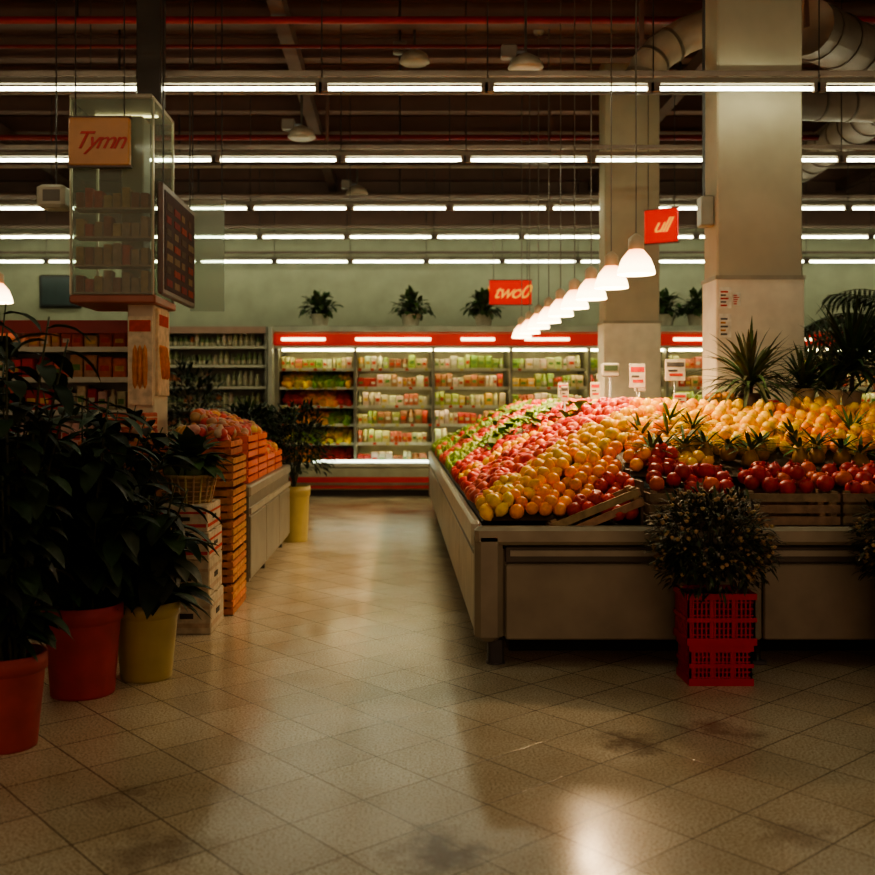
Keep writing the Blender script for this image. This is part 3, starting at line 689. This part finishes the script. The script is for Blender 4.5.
while x<CX1-.7:
    L=(.65,1.12,.5,.66)[k%4]
    m.box(x,x+L,14.862,14.878,2.31,2.35,(1,1,1),'casetube'); x+=L+.45; k+=1
m.box(CX0+.1,CX1-.1,15.13,15.16,2.17,2.195,(1,1,1),'casefill')
m.box(CX0,CX1,14.9,15.85,2.2,2.235,(.45,.46,.38),'metal')
bays=[CX0+.04]; 
while bays[-1]<CX1-.5: bays.append(bays[-1]+1.17)
for b in bays+[CX0,CX1-.04]:
    m.box(b-.02,b+.02,14.98,15.85,.44,2.2,(.22,.2,.15),'metal')
m.box(CX0-.06,CX0,14.72,15.95,0,2.5,(.4,.41,.33),'metal'); m.box(CX1,CX1+.06,14.72,15.95,0,2.5,(.32,.34,.28),'metal')
SZ=[.78,1.06,1.34,1.62,1.90]
for z in SZ:
    m.box(CX0+.0,CX1,15.15,15.85,z-.02,z,(.45,.42,.31),'metal'); m.box(CX0,CX1,15.13,15.15,z-.035,z+.01,(.55,.52,.38),'plastic')
    m.box(CX0+1.2,CX1-.1,15.152,15.172,z-.034,z-.021,(1,1,1),'casefill')  # added fill strip hidden behind the shelf rail
    x=CX0+.1
    while x<CX1-.1: m.box(x,x+.05,15.126,15.13,z-.03,z+.005,R.choice([(.6,.5,.15),(.6,.05,.03),(.65,.6,.5)]),'card'); x+=R.uniform(.1,.3)
case=m.build('refrigerated_display_case')
m=MB()
for bi in range(len(bays)-1):
    a,b=bays[bi]+.03,bays[bi+1]-.03
    for si,z in enumerate(SZ):
        if bi==0 and si<4: continue
        pal=['mix','meat','dairy','mix','dairy','meat'][(bi*2+si)%6]
        if b<=CX1: products(m,a,b,15.18,z+.002,.225,pal,False,2)
    if bi>0: products(m,a,min(b,CX1-.05),14.95,.46,.2,'meat',False,2)
m.build('packaged_groceries',parent=case)
m=MB()
a,b=bays[0]+.03,bays[1]-.03
for z,cols in ((.46,['orange','red']),(.78,['yellow','green']),(1.06,['orange','green']),(1.34,['red','orange']),(1.62,['green','yellow'])):
    for i in range(130):
        x=R.uniform(a+.05,b-.05); u=R.random()
        k=cols[0] if math.sin(x*6+z*9)+R.uniform(-.5,.5)>0 else cols[1]
        m.tmpl(TM[k],(x,15.12+u*.45,z+.03+u*.2),.055,cv(tuple(c*.8 for c in COL[k]),.35),'fruit',randrot())
m.build('fruit_assortment',parent=case)
def gondola(name,x0,x1,y0,zt,zs,pal,bottle,face=1,crown=None):
    m=MB(); m.box(x0,x1,y0+.45,y0+.5,0,zt,(.3,.3,.24),'metal'); m.box(x0,x1,y0,y0+.45,0,.14,(.12,.11,.1),'metal')
    for x in (x0-.02,x1-.02): m.box(x,x+.04,y0+.05,y0+.5,0,zt,(.32,.32,.25),'metal')
    for z in zs: m.box(x0,x1,y0+.02,y0+.46,z-.02,z,(.4,.4,.32),'metal'); m.box(x0,x1,y0,y0+.02,z-.03,z+.012,(.5,.48,.38),'plastic')
    m.box(x0,x1,y0+.1,y0+.5,zt,zt+.03,(.3,.3,.25),'metal')
    if crown: m.box(x0,x1,y0,y0+.04,zt-.08,zt+.02,crown,'plastic')
    g=m.build(name); m=MB()
    for i,z in enumerate(zs):
        top=zs[i+1] if i+1<len(zs) else zt
        products(m,x0+.05,x1-.05,y0+.05,z+.002,(top-z)*.85,pal if isinstance(pal,str) else pal[i%len(pal)],bottle,2)
    m.build('packaged_groceries',parent=g)
gondola('bottle_shelf',-3.55,-2.0,14.9,2.5,[.16,.55,.95,1.3,1.62,1.94,2.22],'bottle',True,crown=(.36,.22,.16))
gondola('bottle_shelf',-6.6,-3.6,14.9,2.5,[.16,.55,.95,1.3,1.62,1.94,2.22],['bottle','mix'],True,crown=(.4,.05,.04))
gondola('snack_shelf',-3.4,-2.0,7.9,2.0,[.16,.6,1.0,1.3,1.56,1.8],'red',False,crown=(.3,.035,.03))
gondola('snack_shelf',-4.9,-3.5,9.5,2.1,[.16,.6,1.0,1.35,1.7],'red',False)
m=MB(); m.bbox(-6.1,-5.4,16.9,17.0,3.0,3.55,(.02,.02,.02),'plastic',.02); m.box(-6.05,-5.45,16.895,16.9,3.05,3.5,(.03,.05,.05),'plastic'); m.build('wall_monitor')
bush('potted_bush',(-2.55,12.3,0),.2,.16,.5,(.2,.15,.1),.4,1.4,(.02,.03,.015),700,.12,.04)
# ------------------------------------------------------------------ world, camera
w=bpy.data.worlds.new('World'); scene.world=w; w.use_nodes=True
w.node_tree.nodes['Background'].inputs[0].default_value=(1.,.62,.42,1); w.node_tree.nodes['Background'].inputs[1].default_value=.8  # warm fill entering through the added front opening
cam=bpy.data.cameras.new('camera'); co=bpy.data.objects.new('camera',cam); scene.collection.objects.link(co)
co.location=(0,0,1.35); co.rotation_euler=(math.pi/2,0,0); cam.sensor_width=36; cam.lens=41.14; cam.shift_x=.043; cam.shift_y=-.037; cam.clip_end=100
cam.dof.use_dof=True; cam.dof.focus_distance=5.6; cam.dof.aperture_fstop=2.2
scene.camera=co
scene.view_settings.view_transform='AgX'
try: scene.view_settings.look='AgX - Medium High Contrast'
except Exception as e: print(e)
